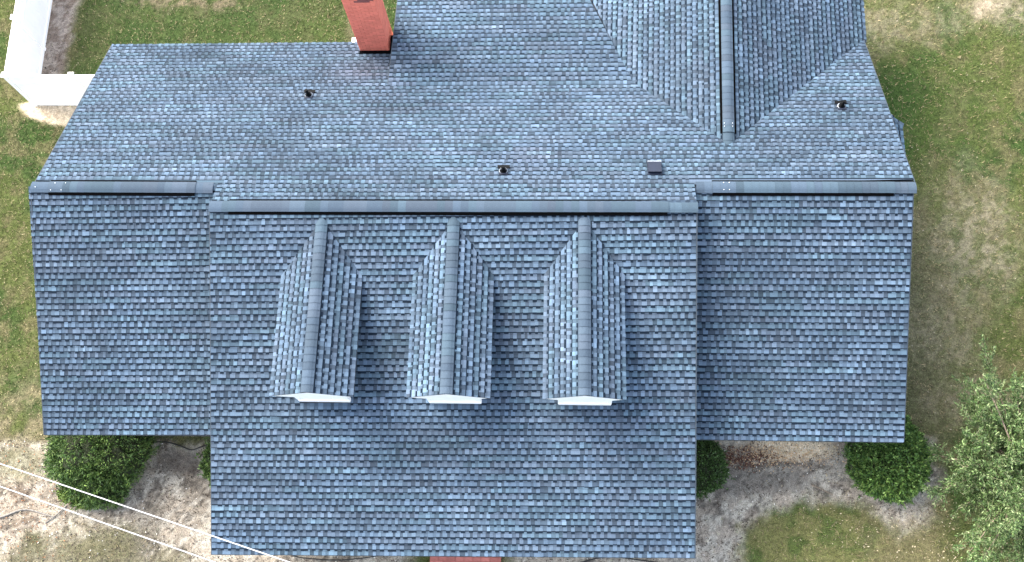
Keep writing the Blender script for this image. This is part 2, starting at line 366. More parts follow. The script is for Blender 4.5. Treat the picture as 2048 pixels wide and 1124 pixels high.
def v0q(O): return abs(O.x*13.7+O.y*29.1+O.z*7.7)
class Field:
    def __init__(s): s.cells = []
    def build(s, parent):
        mb = MB()
        for (O, u, v, n, L0, R0, L1, R1, E, hb, c, st) in s.cells:
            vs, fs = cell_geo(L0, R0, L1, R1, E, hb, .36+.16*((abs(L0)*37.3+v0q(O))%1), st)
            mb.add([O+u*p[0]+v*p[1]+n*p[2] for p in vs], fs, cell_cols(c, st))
        o = mb.build('shingle_courses', M_SH, parent); o['kind'] = 'stuff'; return o
def deck(name_mb, pts, t=.07): name_mb.prism(pts, (0, 0, -t))

PB, PC = .452, .3607
RZ, CZ, CY = 5.404, 5.657, -.565
zb = lambda y: RZ-PB*y
zf = lambda y: CZ+PC*(y-CY)
GXR = lambda y: 14.42+.031*(y-1.34)              # line of the rear gable's ridge
GZ, GP = 4.80, .455
SY, SP = 3.52, .176
zs = lambda y: zb(SY)-SP*(y-SY)
valR = lambda y: 14.45+(PB*y-.604)/GP
valL = lambda y: 14.45-(PB*y-.604)/GP
valS = lambda y: 12.28-.387*(y-SY)
RL, RR = -1.575, 18.30

# parts of the roof; each carries its deck, its shingle courses, caps and vents
FIELDS = []
def roof_part(name, polys, label=None):
    mb = MB()
    for p in polys: deck(mb, [Vector(q)-Vector((0, 0, .055)) for q in p])
    o = mb.build(name, M_DECK, house)
    f = Field(); FIELDS.append((f, o))
    if label: o['label'] = label
    return o, f
def plane(O, U, Vp):
    """unit axes from eave origin O, a point along the eave and a point up the slope; returns O,u,v,length"""
    O, U, Vp = Vector(O), Vector(U), Vector(Vp); u = (U-O).normalized(); w_ = Vp-O; w_ -= u*w_.dot(u)
    return O, u, w_.normalized(), w_.length
EXP = .1425
# left wing
lw, lwf = roof_part('wing_roof', [[(-1.6, -5.29, 3.02), (2.95, -5.27, 3.02), (2.95, .0, RZ), (-1.6, .02, RZ)]])
O, u, v, L = plane((-1.605, -5.30, 3.02), (2.95, -5.24, 3.02), (-1.605, .02, RZ)); n = round(L/EXP)
shingle(lwf, lw, O, u, v, lambda b: [(0, 4.50)], n, L/n, lw)
# right wing
rw, rwf = roof_part('wing_roof', [[(13.35, -5.2, 3.02), (18.26, -5.2, 3.02), (18.26, 0, RZ), (13.35, 0, RZ)]])
O, u, v, L = plane((13.35, -5.20, 3.02), (18.27, -5.20, 3.02), (13.35, -.01, RZ)); n = round(L/EXP)
shingle(rwf, rw, O, u, v, lambda b: [(0, 4.93-.05*b/5.7)], n, L/n, rw)
# main roof: tall front slope and the long back slope
mr, mrf = roof_part('main_roof', [
    [(2.74, -7.93, 3.02), (13.53, -7.80, 3.02), (13.5, CY, CZ), (2.74, CY, CZ)],
    [(RL, 5.23, zb(5.23)), (RL, 0, RZ), (2.74, 0, RZ), (2.74, 5.23, zb(5.23))][::-1],
    [(2.74, 5.2, zb(5.2)), (2.74, CY, CZ), (13.5, CY, CZ), (13.5, 2.3, zb(2.3)), (6.3, 5.2, zb(5.2))][::-1],
    [(13.5, 0, RZ), (RR, 0, RZ), (RR, 5.17, zb(5.17)), (13.5, 2.3, zb(2.3))]])
DORM = [(5.262, .905, 5.33), (8.20, .890, 8.25), (11.075, .872, 11.10)]       # ridge x, half width, wall centre
DZ, DP, DY0, DY1 = 5.556, .470, -.835, -4.725
DWY, DWH = -4.63, .572
O, u, v, L = plane((2.738, -7.94, 3.02), (13.53, -7.80, 3.02), (2.738, CY, CZ)); nF = round(L/EXP); EF = L/nF
Ofr, vfr = O, v
Ufr = u
def front_spans(b):
    bx, by = Ofr.x+vfr.x*b, Ofr.y+vfr.y*b; A = lambda x: (x-bx)/Ufr.x; l = A(2.742); out = []
    for xc, hw, wc in DORM:
        y = by+Ufr.y*A(xc)
        if y > DY0 or y < DWY: continue
        d = max((PC*(CY-y)-(CZ-DZ))/DP, .02)
        if d > hw: c0, c1 = wc-DWH, wc+DWH
        else: c0, c1 = xc-d+.01, xc+d-.01
        out.append((l, A(c0))); l = A(c1)
    out.append((l, A(13.525-.025*b/7.7))); return out
shingle(mrf, mr, O, u, v, front_spans, nF, EF, mr)
O, u, v, L = plane((RR, 5.22, zb(5.22)), (RL, 5.22, zb(5.22)), (RR, CY, CZ)); nB = round(L/EXP); EB = L/nB
def back_spans(b):
    y = 5.22+v.y*b; X = lambda x: RR-x; out = []
    if y > SY:
        if valR(y) < RR: out.append((0, X(valR(y)+.0)))
        out.append((X(6.20), X(RL)))
    elif y > 1.36: out += [(0, X(valR(y))-.0), (X(valL(y)+.03), X(RL))]
    elif y > .09: out.append((0, X(RL)))
    else: out.append((X(13.51), X(2.738)))
    return out
shingle(mrf, mr, O, u, v, back_spans, nB, EB, mr)
# low-pitched rear extension roof
sr, srf = roof_part('rear_extension_roof', [[(6.2, SY, zs(SY)), (12.28, SY, zs(SY)), (valS(8.2), 8.2, zs(8.2)), (6.2, 8.2, zs(8.2))][::-1]])
O, u, v, L = plane((12.5, 8.2, zs(8.2)+.02), (6.18, 8.2, zs(8.2)+.02), (12.5, SY-.1, zs(SY-.1)+.02)); n = round(L/EXP)
shingle(srf, sr, O, u, v, lambda b: [(12.5-valS(8.2+v.y*b)-.04, 12.5-6.175)], n, L/n, sr)
mb = MB(); mb.prism([(6.26, SY+.05, zs(SY)-.09), (6.26, 8.1, zs(8.1)-.09), (6.26, 8.1, 2.6), (6.26, 5.1, 2.6)], (.05, 0, 0)); mb.build('wall', M_WALL, house)
# rear gable with its ridge running away from the main roof
gr, grf = roof_part('rear_gable_roof', [
    [(14.43, 1.34, GZ), (valL(SY), SY, GZ-GP*(14.45-valL(SY))), (valS(8.2), 8.2, GZ-GP*(14.45-valS(8.2))), (14.6, 8.2, GZ)],
    [(14.43, 1.34, GZ), (14.6, 8.2, GZ), (18.33, 8.2, 3.05), (18.33, 5.22, 3.05)]])
ud = Vector((.031, 1, 0)).normalized()
wl = Vector((1, -.031, 0)).normalized(); sl = math.atan(GP)
# left slope: eave side is the valley; v climbs to the right, u runs towards the viewer (so that the normal points up)
v = (wl*math.cos(sl)+Vector((0, 0, 1))*math.sin(sl)).normalized(); u = -ud
Lg = 4.1/math.cos(sl); n = round(Lg/EXP); Eg = Lg/n
O = Vector((GXR(8.2), 8.2, GZ))-v*Lg
def gl_spans(b, O=O, u=u, v=v):
    d = (Lg-b)*math.cos(sl)                          # horizontal distance from the ridge
    y1 = (.604+GP*d)/PB
    if d > 2.17: y1 = SY+(d-2.17)/.387
    return [(0, 8.2-y1+(.14 if d > 2.0 else .05))] if y1 < 8.15 else []
shingle(grf, gr, O, u, v, gl_spans, n, Eg, gr)
v = (-wl*math.cos(sl)+Vector((0, 0, 1))*math.sin(sl)).normalized(); u = ud
Lr = 3.84/math.cos(sl); n = round(Lr/EXP); Eg = Lr/n
O = Vector((GXR(1.34), 1.34, GZ))-v*Lr
def gr_spans(b):
    d = (Lr-b)*math.cos(sl); y0 = (.604+GP*d)/PB
    return [(max(0, y0-1.34+.031*0), 6.9)]
shingle(grf, gr, O, u, v, gr_spans, n, Eg, gr)
# small side porch roof beyond the right-hand rake
pr, prf = roof_part('porch_roof', [[(17.9, .2, 3.42), (19.06, .2, 2.93), (19.06, 2.72, 2.93), (18.72, 3.0, 3.07), (17.9, 3.0, 3.42)]])
O, u, v, L = plane((19.08, .2, 2.94), (19.08, 2.7, 2.94), (17.9, .2, 3.43)); n = round(L/EXP)
shingle(prf, pr, O, u, v, lambda b: [(0, 2.55+.30*min(b/.36, 1))], n, L/n, pr)
mb = MB(); mb.box((18.0, .5, 0), (18.85, 2.5, 2.88)); mb.build('wall', M_WALL, house)

# dormers
dormers = []
for xc, hw, wc in DORM:
    mb = MB(); ez = DZ-DP*hw
    yv = lambda d: CY-(CZ-(DZ-DP*d))/PC
    for s in (-1, 1):
        pts = [(xc, yv(0), DZ-.03), (xc, DY1, DZ-.03), (xc+s*hw, DY1, ez-.03), (xc+s*hw, yv(hw), ez-.03)]
        mb.prism(pts if s < 0 else pts[::-1], (0, 0, -.035))
    d = mb.build('dormer', M_DECK, house); dormers.append(d)
    f = Field(); FIELDS.append((f, d)); sd_ = math.atan(DP); Ld = hw/math.cos(sd_); nd = 7; Ed = Ld/nd
    # left slope
    v = Vector((math.cos(sd_), 0, math.sin(sd_))); u = Vector((0, -1, 0)); O = Vector((xc-hw, 0, ez))
    shingle(f, d, O, u, v, lambda b: [(-yv((Ld-b)*math.cos(sd_)), -DY1+.01)], nd, Ed, d)
    v = Vector((-math.cos(sd_), 0, math.sin(sd_))); u = Vector((0, 1, 0)); O = Vector((xc+hw, 0, ez))
    shingle(f, d, O, u, v, lambda b: [(DY1-.01, yv((Ld-b)*math.cos(sd_)))], nd, Ed, d)
    # walls
    mb = MB(); x0, x1 = wc-DWH, wc+DWH
    prof = [(x0, zf(DWY)-.1), (x1, zf(DWY)-.1), (x1, DZ-DP*(x1-xc)-.07), (xc, DZ-.07), (x0, DZ-DP*(xc-x0)-.07)]
    n5 = len(prof); vs = [(a_, DWY, b_) for a_, b_ in prof]+[(a_, -1.2, b_) for a_, b_ in prof]
    mb.add(vs, [tuple(range(n5)), tuple(reversed(range(n5, 2*n5)))]+[(i, i+n5, (i+1) % n5+n5, (i+1) % n5) for i in range(n5)])
    mb.build('wall', M_WHITE, d)
    mb = MB()                                             # pediment board under the rake, tip to tip
    zt = lambda x_: DZ-DP*abs(x_-xc)-.062
    e0, e1 = xc-hw+.035, xc+hw-.035; zb_ = ez-.20; YB = DY1+.012
    mb.prism([(e0, YB, zt(e0)-.03), (x0, YB, zb_), (x1, YB, zb_), (e1, YB, zt(e1)-.03), (e1, YB, zt(e1)), (xc, YB, zt(xc)), (e0, YB, zt(e0))], (0, .03, 0))
    mb.build('gable_board', M_WHITE, d)
    mb = MB()                                             # boxed eaves
    mb.box((xc-hw+.03, DY1+.1, ez-.10), (x0, -1.9, ez-.07)); mb.box((x1, DY1+.1, ez-.10), (xc+hw-.03, -1.9, ez-.07)); mb.build('soffit', M_WHITE, d)
    for xx in (x0-.012, x1-.078):
        mb = MB(); mb.box((xx, DWY-.022, zf(DWY)-.06), (xx+.09, DWY+.05, ez-.1)); mb.build('corner_board', M_WHITE, d)
    mb = MB(); mb.box((x0-.0, DWY-.035, zf(DWY)-.05), (x1, DWY-.003, zf(DWY)+.10)); mb.build('sill_board', M_WHITE, d)
    mb = MB(); mb.box((wc-.26, DWY-.03, 4.52), (wc+.26, DWY-.004, 5.02)); lv = mb.build('louvre', M_WHITE, d)
# ridge caps and ridge vents
def cap_mesh(w, E, a1, a2, hb):
    """one cap shingle folded over a ridge: x along the ridge, y across, profile falling by a1 / a2 on the two sides"""
    mb = MB(); prof = []
    for k in range(-4, 5):
        t = k/4*w; s = a1 if t < 0 else a2; z = -abs(t)*s
        if abs(k) <= 1: z -= .020 if k == 0 else .008
        prof.append((t, z))
    vs = [(0, t, z+hb) for t, z in prof]+[(E, t, z+.006) for t, z in prof]+[(0, t, z-.004) for t, z in prof]+[(E, t, z-.004) for t, z in prof]
    n = 9; fs = [(i, i+n, i+n+1, i+1) for i in range(n-1)]+[(i+2*n, i, i+1, i+2*n+1) for i in range(n-1)]
    fs += [(0, 2*n, 3*n, n), (n-1, 2*n-1, 4*n-1, 3*n-1)]
    cols = [(1, 1, 1)]*(n-1)+[(.3, .3, .3)]*(n-1)+[(.3, .3, .3)]*2
    mb.add(vs, [tuple(reversed(q)) for q in fs], cols); return mb.mesh('ridge_cap', M_SH)
NAILS = []
def cap_run(parent, A, Bp, w, a1, a2, E=.172, lift=.012, hb=.014, dark=1.0):
    A, Bp = Vector(A), Vector(Bp); x = (Bp-A).normalized(); yv_ = Vector((0, 0, 1)).cross(x).normalized(); z = x.cross(yv_)
    n = max(1, round((Bp-A).length/E)); E = (Bp-A).length/n; me = cap_mesh(w, E+.03, a1, a2, hb)
    base = np.array((.043, .062, .085))*1.3
    k = 0; c = None
    for i in range(n):
        if c is None or random.random() < .7: c = base*random.uniform(.72, 1.04)*random.choice(TINT)
        mw = Matrix.Identity(4)
        for r in range(3): mw[r][0], mw[r][1], mw[r][2], mw[r][3] = x[r], yv_[r], z[r], (A+x*(E*i))[r]+(lift if r == 2 else 0)
        o = link('ridge_cap', me, None, mw); adopt(o, parent); o.color = (*[float(q) for q in c*dark], 1)
def ridge_vent(parent, A, Bp, w, a, h=.035):
    A, Bp = Vector(A), Vector(Bp); x = (Bp-A).normalized(); yv_ = Vector((0, 0, 1)).cross(x).normalized()
    pr_ = [(-w, -w*a-.005), (-w, -w*a+h), (0, h-.01), (w, -w*a+h), (w, -w*a-.005), (0, -.02)]
    vs = [A+yv_*p+Vector((0, 0, q)) for p, q in pr_]+[Bp+yv_*p+Vector((0, 0, q)) for p, q in pr_]
    mb = MB(); n = 6; mb.add(vs, [tuple(reversed(range(n))), tuple(range(n, 2*n))]+[(i, (i+1) % n, (i+1) % n+n, i+n) for i in range(n)])
    return mb.build('ridge_vent', M_BLACK, parent)
def vented_ridge(parent, A, Bp, v0, v1, a1, a2, w=.135):
    A, Bp = Vector(A), Vector(Bp); L = (Bp-A).length; P = lambda s: A+(Bp-A)*(s/L)
    if v0 > 0: cap_run(parent, A, P(v0), w, a1, a2, lift=.026)
    ridge_vent(parent, P(v0), P(v1), w+.048, (a1+a2)/2)
    cap_run(parent, P(v0), P(v1), w, a1, a2, lift=.045, hb=.013)
    if v1 < L: cap_run(parent, P(v1), Bp, w, a1, a2, lift=.026)
vented_ridge(lw, (-1.62, .02, RZ), (2.62, 0, RZ), .42, 3.84, PB, PB)
vented_ridge(mr, (2.72, CY, CZ), (13.50, CY-.01, CZ), .44, 10.15, PC, PB)
vented_ridge(rw, (13.54, 0, RZ), (18.28, -.01, RZ), .36, 4.28, PB, PB)
vented_ridge(gr, (14.415, 1.22, GZ), (GXR(8.2), 8.2, GZ), .42, 6.9, GP, GP)
for (xc, hw, wc), d in zip(DORM, dormers): cap_run(d, (xc, DY1-.005, DZ), (xc, DY0+.02, DZ), .135, DP, DP, E=.165, lift=.022, hb=.018)
cap_run(pr, (19.09, 2.68, 2.93), (18.3, 3.02, 3.26), .14, .2, .2, lift=.012)
def nail(parent, p):
    mb = MB(); mb.tube([Vector(p), Vector(p)+Vector((0, 0, .012))], .008, 6); mb.build('nail_head', M_NAIL, parent)
for dx in (.47, .72): nail(lw, (-1.62+dx+.03, -.08, RZ+.03)); nail(lw, (-1.62+dx+.10, .10, RZ+.02))
nail(lw, (-1.5, 0, RZ+.02))
for dx in (.60, .72): nail(rw, (13.54+dx, -.08, RZ+.03)); nail(rw, (13.54+dx, .09, RZ+.03))
for s in (-.10, .09): nail(gr, (14.43+s, 1.86, GZ+.03)); nail(gr, (14.43+s, 1.78, GZ+.03))

# single shingles: the 300 that show largest
def shown(c):
    P = c[1]; x, y = pix(P)
    if not (-5 < x < 2053 and -5 < y < 1129): return 0
    O, u, v, n, L0, R0, L1, R1, E, hb, col, st = c[2]
    a, b, q = pix(O+u*L0), pix(O+u*R0), pix(O+u*L0+v*E)
    return abs((b[0]-a[0])*(q[1]-a[1])-(b[1]-a[1])*(q[0]-a[0]))
CELLS.sort(key=shown, reverse=True)
for i, c in enumerate(CELLS):
    if i >= 298: c[3].cells.append(c[2]); continue
    O, u, v, n, L0, R0, L1, R1, E, hb, col, st = c[2]
    wq = round((R0-L0), 2); Eq = round(E, 3)
    key = (wq, Eq, st > 0); st = .052 if st else 0
    if key not in POOL:
        mb = MB(); vs, fs = cell_geo(0, wq, 0, wq, Eq, .018, strip=st); mb.add(vs, fs, cell_cols((1, 1, 1), st, SHADOW_NAVY/MID/1.2)); POOL[key] = mb.mesh('shingle', M_SH)
    mw = Matrix.Identity(4); p = O+u*L0
    for r in range(3): mw[r][0], mw[r][1], mw[r][2], mw[r][3] = u[r]*(R0-L0)/wq, v[r], n[r], p[r]
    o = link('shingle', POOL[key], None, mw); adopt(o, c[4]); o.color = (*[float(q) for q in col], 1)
for f, o in FIELDS: f.build(o)

# walls of the house below the eaves, fascia boards
def wall(lo, hi):
    mb = MB(); mb.box(lo, hi); return mb.build('wall', M_WALL, house)
wall((-1.2, -4.8, 0), (3.0, 4.8, 2.86)); wall((3.0, -7.4, 0), (13.25, 4.79, 2.84)); wall((13.25, -4.75, 0), (17.9, 4.8, 2.86)); wall((6.5, 4.8, 0), (17.9, 8.0, 2.66))
for xx in (2.90, 13.30):      # gable ends where the tall front slope stands above the wing roofs
    mb = MB(); mb.prism([(xx, -7.4, 2.84), (xx, CY, CZ-.12), (xx, .3, RZ-.3), (xx, -4.9, 2.84)], (.06, 0, 0)); mb.build('wall', M_WALL, house)
def fascia(a_, b_):
    mb = MB(); a_, b_ = Vector(a_), Vector(b_); d = (b_-a_).normalized(); nn = Vector((-d.y, d.x, 0))*.012
    mb.prism([a_-nn, b_-nn, b_+nn, a_+nn], (0, 0, -.16)); mb.build('fascia', M_WHITE, house)
fascia((-1.57, -5.22, 2.95), (2.9, -5.20, 2.95)); fascia((2.78, -7.84, 2.95), (13.48, -7.72, 2.95)); fascia((13.5, -5.12, 2.95), (18.2, -5.12, 2.95))
fascia((-1.5, 5.15, 2.96), (5.1, 5.15, 2.96)); fascia((18.25, 5.2, 2.94), (18.25, 8.1, 2.94))

# metal drip edges along rakes and eaves
M_DRIP = mat('drip_edge_metal', (.030, .042, .056), .6, [(7, .85, 1.15)])
def drip(parent, a_, b_, wdt=.010):
    a_, b_ = Vector(a_), Vector(b_); d = (b_-a_).normalized(); nn = Vector((-d.y, d.x, 0)).normalized()*wdt; mb = MB()
    mb.prism([a_-nn, b_-nn, b_+nn, a_+nn], (0, 0, -.05)); mb.build('drip_edge', M_DRIP, parent)
drip(mr, (13.540, -7.82, 3.022), (13.512, CY, CZ+.004)); drip(mr, (2.734, -7.95, 3.022), (2.734, CY, CZ+.004))
drip(rw, (18.29, -5.2, 3.022), (18.25, -.15, RZ-.06)); drip(lw, (-1.622, -5.31, 3.022), (-1.622, -.15, RZ-.06))
drip(mr, (RL-.015, 5.23, zb(5.23)+.004), (RL-.015, .15, zb(.15)+.004)); drip(mr, (RR+.012, 5.15, zb(5.15)+.004), (RR+.012, .15, zb(.15)+.004))
drip(mr, (2.74, -7.945, 3.012), (13.54, -7.805, 3.012), .008); drip(rw, (13.57, -5.205, 3.012), (18.28, -5.205, 3.012), .008); drip(lw, (-1.6, -5.305, 3.012), (2.7, -5.25, 3.012), .008)
drip(sr, (6.165, 8.1, zs(8.1)+.02), (6.165, SY+.02, zs(SY)+.02))

# chimney of bricks
chx0, chx1, chy0, chy1, cht = 5.262, 6.035, 4.815, 5.50, 6.3
mb = MB(); mb.box((chx0+.012, chy0+.012, 0), (chx1-.012, chy1-.012, cht)); chim = mb.build('chimney', M_MORTAR, house)
BR = np.array((.68, .19, .13)); SOOT = np.array((.14, .055, .05))
bl, bh, bd, jt = .190, .0585, .09, .008
mb = MB(); mb.box((0, 0, 0), (1, 1, 1)); BM = mb.mesh('brick', M_BRICK)
def brick(parent, lo, hi, c):
    mw = Matrix.Translation(lo) @ Matrix.Diagonal((hi[0]-lo[0], hi[1]-lo[1], hi[2]-lo[2], 1))
    o = link('brick', BM, None, mw); adopt(o, parent); o.color = (*[float(q) for q in c], 1)
nc = 0; z = 2.98
while z < cht-.05:
    row = nc % 2
    W_ = chx1-chx0; bw = (W_-.0)/4
    for face in ('front', 'right', 'left'):
        if face == 'front':
            a_ = chx0+(0 if row == 0 else -bw/2)
            while a_ < chx1-.01:
                p, q = max(a_, chx0), min(a_+bw-jt, chx1); a_ += bw
                if q-p < .03: continue
                c = BR*random.uniform(.90, 1.10); 
                if 5.44 < z < 5.80 and (p+q)/2 > chx0+.30 and (p+q)/2 < chx1-.08 and random.random() < .75: c = SOOT*random.uniform(.8, 1.6)
                j = random.uniform(0, .006); brick(chim, (p, chy0-j, z), (q, chy0+.03, z+bh), c)
        elif face == 'right':
            a_ = chy0+.035
            while a_ < chy1-.02:
                q = min(a_+bw-jt, chy1); j = random.uniform(0, .005)
                if q-a_ > .03: brick(chim, (chx1-.03, a_, z), (chx1+j, q, z+bh), BR*random.uniform(.92, 1.08))
                a_ += bw
    nc += 1; z += bh+jt
    if nc > 42: break
mb = MB(); mb.box((chx0-.02, chy0-.09, zb(chy0)-.02), (chx1+.09, chy0-.008, zb(chy0)+.075)); mb.box((chx1+.01, chy0-.008, zb(5.2)-.05), (chx1+.09, 5.28, zb(chy0)+.05)); mb.build('chimney_flashing', M_BLACK, house)
for xx in (chx0-.33, chx1+.03):
    mb = MB(); mb.box((xx, 5.26, 2.80), (xx+.16, 5.42, 2.97)); mb.build('gutter_end', M_WHITE, house)

# plumbing vent pipes and the slate box vent
def vent_pipe(x, y, lean):
    z0 = zb(y); mb = MB(); mb.tube([(x, y, z0-.05), (x+lean, y+.0, z0+.30)], .034, 12); o = mb.build('vent_pipe', M_PIPE, house)
    mb = MB(); mb.tube([(x, y, z0-.02), (x+lean*.25, y, z0+.10)], [.085, .045], 12, False); mb.build('collar', M_PIPE, o)
    mb = MB(); mb.tube([(x, y, z0+.02), (x, y, z0+.06)], [.105, .085], 12, False); mb.build('lead_ring', M_LEAD, o)
    mb = MB(); a_ = [(x-.10, y-.10), (x+.10, y-.10), (x+.10, y+.12), (x-.10, y+.12)]
    mb.prism([(p, q, zb(q)+.030) for p, q in a_], (0, 0, -.02)); mb.build('flashing', M_BOX, o)
    mb = MB(); mb.box((x-.14, y+.10, zb(y+.1)+.02), (x+.14, y+.17, zb(y+.1)+.045)); mb.build('flashing_lip', M_PIPE, o)
    return o
vent_pipe(4.235, 3.10, 0); vent_pipe(9.25, .47, 0); vent_pipe(17.22, 2.58, .0)
x, y = 12.66, .56; dx, dy = .15, .15
mb = MB(); hz = .075
mb.prism([(x-dx, y-dy, zb(y-dy)+hz+.03), (x+dx, y-dy, zb(y-dy)+hz+.03), (x+dx, y+dy, zb(y+dy)+hz+.05), (x-dx, y+dy, zb(y+dy)+hz+.05)], (0, 0, -.13)); bx = mb.build('box_vent', M_BOX, house)
mb = MB(); mb.prism([(p, q, zb(q)+.028) for p, q in ((x-.16, y-.20), (x+.16, y-.20), (x+.16, y+.20), (x-.16, y+.20))], (0, 0, -.02)); mb.build('flange', M_BOX, bx)
mb = MB(); mb.box((x-dx-.005, y+dy+.002, zb(y+dy)+.08), (x+dx+.005, y+dy+.022, zb(y+dy)+.125)); mb.build('hood_lip', M_LEAD, bx)

# ------------------------------------------------------------------ white vinyl fence
fence = empty('fence', (-5.30, 5.07, 0))
tag(fence, 'white vinyl privacy fence turning a corner beside the roof, sand at its foot', 'fence')
FH = 1.74
mb = MB(); mb.box((-.055, -.052, -.2), (.055, .052, FH+.02)); PM = mb.mesh('post', M_VINYL)
mb = MB(); mb.box((-.082, -.082, 0), (.082, .082, .025)); mb.add([(-.07,-.07,.025),(.07,-.07,.025),(.07,.07,.025),(-.07,.07,.025),(0,0,.075)], [(0,1,4),(1,2,4),(2,3,4),(3,0,4)]); CM = mb.mesh('post_cap', M_VINYL)
def post(x, y):
    o = link('post', PM, None, Matrix.Translation((x, y, 0))); adopt(o, fence); WORLD[o.name] = Matrix.Translation((x, y, 0))
    c = link('post_cap', CM, None, Matrix.Translation((x, y, FH+.02))); adopt(c, o)
posts = [(-5.295, 5.07), (-3.345, 5.05), (-1.40, 5.03)]; side = [(-5.295, 5.07), (-5.375, 6.97), (-5.45, 8.87), (-5.53, 10.77)]
for p in posts+side[1:]: post(*p)
def bay(a_, b_):
    a_, b_ = Vector((*a_, 0)), Vector((*b_, 0)); d = (b_-a_).normalized(); L = (b_-a_).length; nn = Vector((-d.y, d.x, 0))
    def slab(name, s0, s1, z0, z1, th):
        mb = MB(); mb.prism([a_+d*s0-nn*th+Vector((0, 0, z1)), a_+d*s1-nn*th+Vector((0, 0, z1)), a_+d*s1+nn*th+Vector((0, 0, z1)), a_+d*s0+nn*th+Vector((0, 0, z1))], (0, 0, z0-z1)); mb.build(name, M_VINYL, fence)
    slab('rail', -.02+.064, L-.044, FH-.09, FH, .030); slab('rail', -.02+.064, L-.044, FH-.42, FH-.37, .026); slab('rail', -.02+.064, L-.044, .03, .14, .030)
    nb = 6; s0 = .050; bw = (L-.100)/nb
    for i in range(nb): slab('board', s0+i*bw+.002, s0+(i+1)*bw-.002, .14, FH-.42, .0125+.0006*(i % 2))
    for i in range(nb): slab('board', s0+i*bw+.002, s0+(i+1)*bw-.002, FH-.37, FH-.09, .0120+.0006*(i % 2))
for P in (posts, side):
    for i in range(len(P)-1): bay(P[i], P[i+1])

# ------------------------------------------------------------------ brick walk at the front door
bw_ = empty('brick_walk', (8.18, -8.4, 0)); tag(bw_, 'red brick front step just showing below the main eave', 'brick step')
mb = MB(); mb.box((7.29, -9.4, -.05), (9.08, -7.55, .075)); mb.build('mortar_bed', M_MORTAR, bw_)
yy = -9.38; r = 0
while yy < -7.6:
    xx = 7.30-(.11 if r % 2 else 0)
    while xx < 9.06:
        a_, b_ = max(xx, 7.295), min(xx+.205, 9.075); xx += .215
        if b_-a_ < .04: continue
        j = random.uniform(0, .008); brick(bw_, (a_, yy, .03), (b_, yy+.098, .098+j), np.array((.36, .13, .11))*random.uniform(.75, 1.3))
    yy += .107; r += 1

# ------------------------------------------------------------------ overhead cables, hose, branches
def cable(name, P, r, label, cat, group=None, material=M_WIRE, n=8):
    mb = MB(); mb.tube(P, r, n); o = mb.build(name, material, None, True); return tag(o, label, cat, group)
def span(a_, b_, ext=26):
    a_, b_ = Vector(a_), Vector(b_); d = (b_-a_).normalized(); mid = (a_+b_)/2
    return [mid+d*t+Vector((0, 0, .0006*t*t)) for t in np.linspace(-ext, ext, 41)]
cable('overhead_cable', span((-.78, -6.36, 6), (5.36, -8.16, 6)), .0115, 'white overhead cable nearer the house, crossing the main roof corner', 'cable', 'overhead cables over the front yard')
cable('overhead_cable', span((-.70, -6.81, 6), (3.89, -8.19, 6)), .0115, 'white overhead cable farther from the house, clear of the roof', 'cable', 'overhead cables over the front yard')
def smooth(P, n=8):
    P = [Vector(p) for p in P]; out = []
    for i in range(len(P)-1):
        p0, p1, p2, p3 = P[max(i-1, 0)], P[i], P[i+1], P[min(i+2, len(P)-1)]
        for k in range(n):
            t = k/n; out.append(.5*((2*p1)+(p2-p0)*t+(2*p0-5*p1+4*p2-p3)*t*t+(3*p1-p0-3*p2+p3)*t**3))
    return out+[P[-1]]
cable('garden_hose', smooth([(-1.0, -5.2, .04), (-.58, -5.06, .05), (.05, -5.0, .05), (.5, -5.10, .04), (.82, -5.2, .05), (1.2, -5.08, .04), (1.9, -5.1, .03)]), .016, 'black hose on the sand between the two left front shrubs', 'hose', None, M_HOSE)
cable('garden_hose', smooth([(3.3, -7.6, .04), (3.82, -7.84, .05), (4.3, -7.90, .05), (4.85, -7.92, .05), (5.4, -7.88, .05), (6.0, -7.78, .05), (6.5, -7.6, .04)]), .013, 'thin black hose curving out from under the main eave left of the brick step', 'hose', None, M_HOSE)
cable('garden_hose', smooth([(10.6, -7.95, .04), (11.06, -7.86, .05), (11.5, -7.74, .06), (11.94, -7.70, .06), (12.5, -7.76, .05), (13.0, -7.82, .05), (13.4, -7.9, .04)]), .016, 'black hose under the main eave right of the brick step', 'hose', None, M_HOSE)
def branch(P, r0, r1, label, cat, material, name):
    Q = smooth(P, 6); mb = MB(); mb.tube(Q, list(np.linspace(r0, r1, len(Q))), 7); o = mb.build(name, material, None, True); tag(o, label, cat)
branch([(-4.9, -7.25, .02), (-4.09, -7.03, .03), (-3.6, -6.84, .03), (-3.3, -6.82, .03), (-2.85, -6.93, .03), (-2.6, -7.0, .01)], 0.034, .016, 'pale surface root on the rusty ground at bottom left', 'root', M_ROOT, 'tree_root')
branch([(-2.35, -6.7, .02), (-2.6, -6.95, .03), (-2.85, -7.15, .02)], .018, .012, 'short grey stick lying across the end of the pale root', 'stick', M_ROOT, 'fallen_stick')
branch([(16.92, -5.85, .02), (17.15, -5.95, .03), (17.42, -6.09, .02)], .02, .012, 'dark fallen stick on the sand left of the round shrub', 'stick', M_BARK, 'fallen_stick')

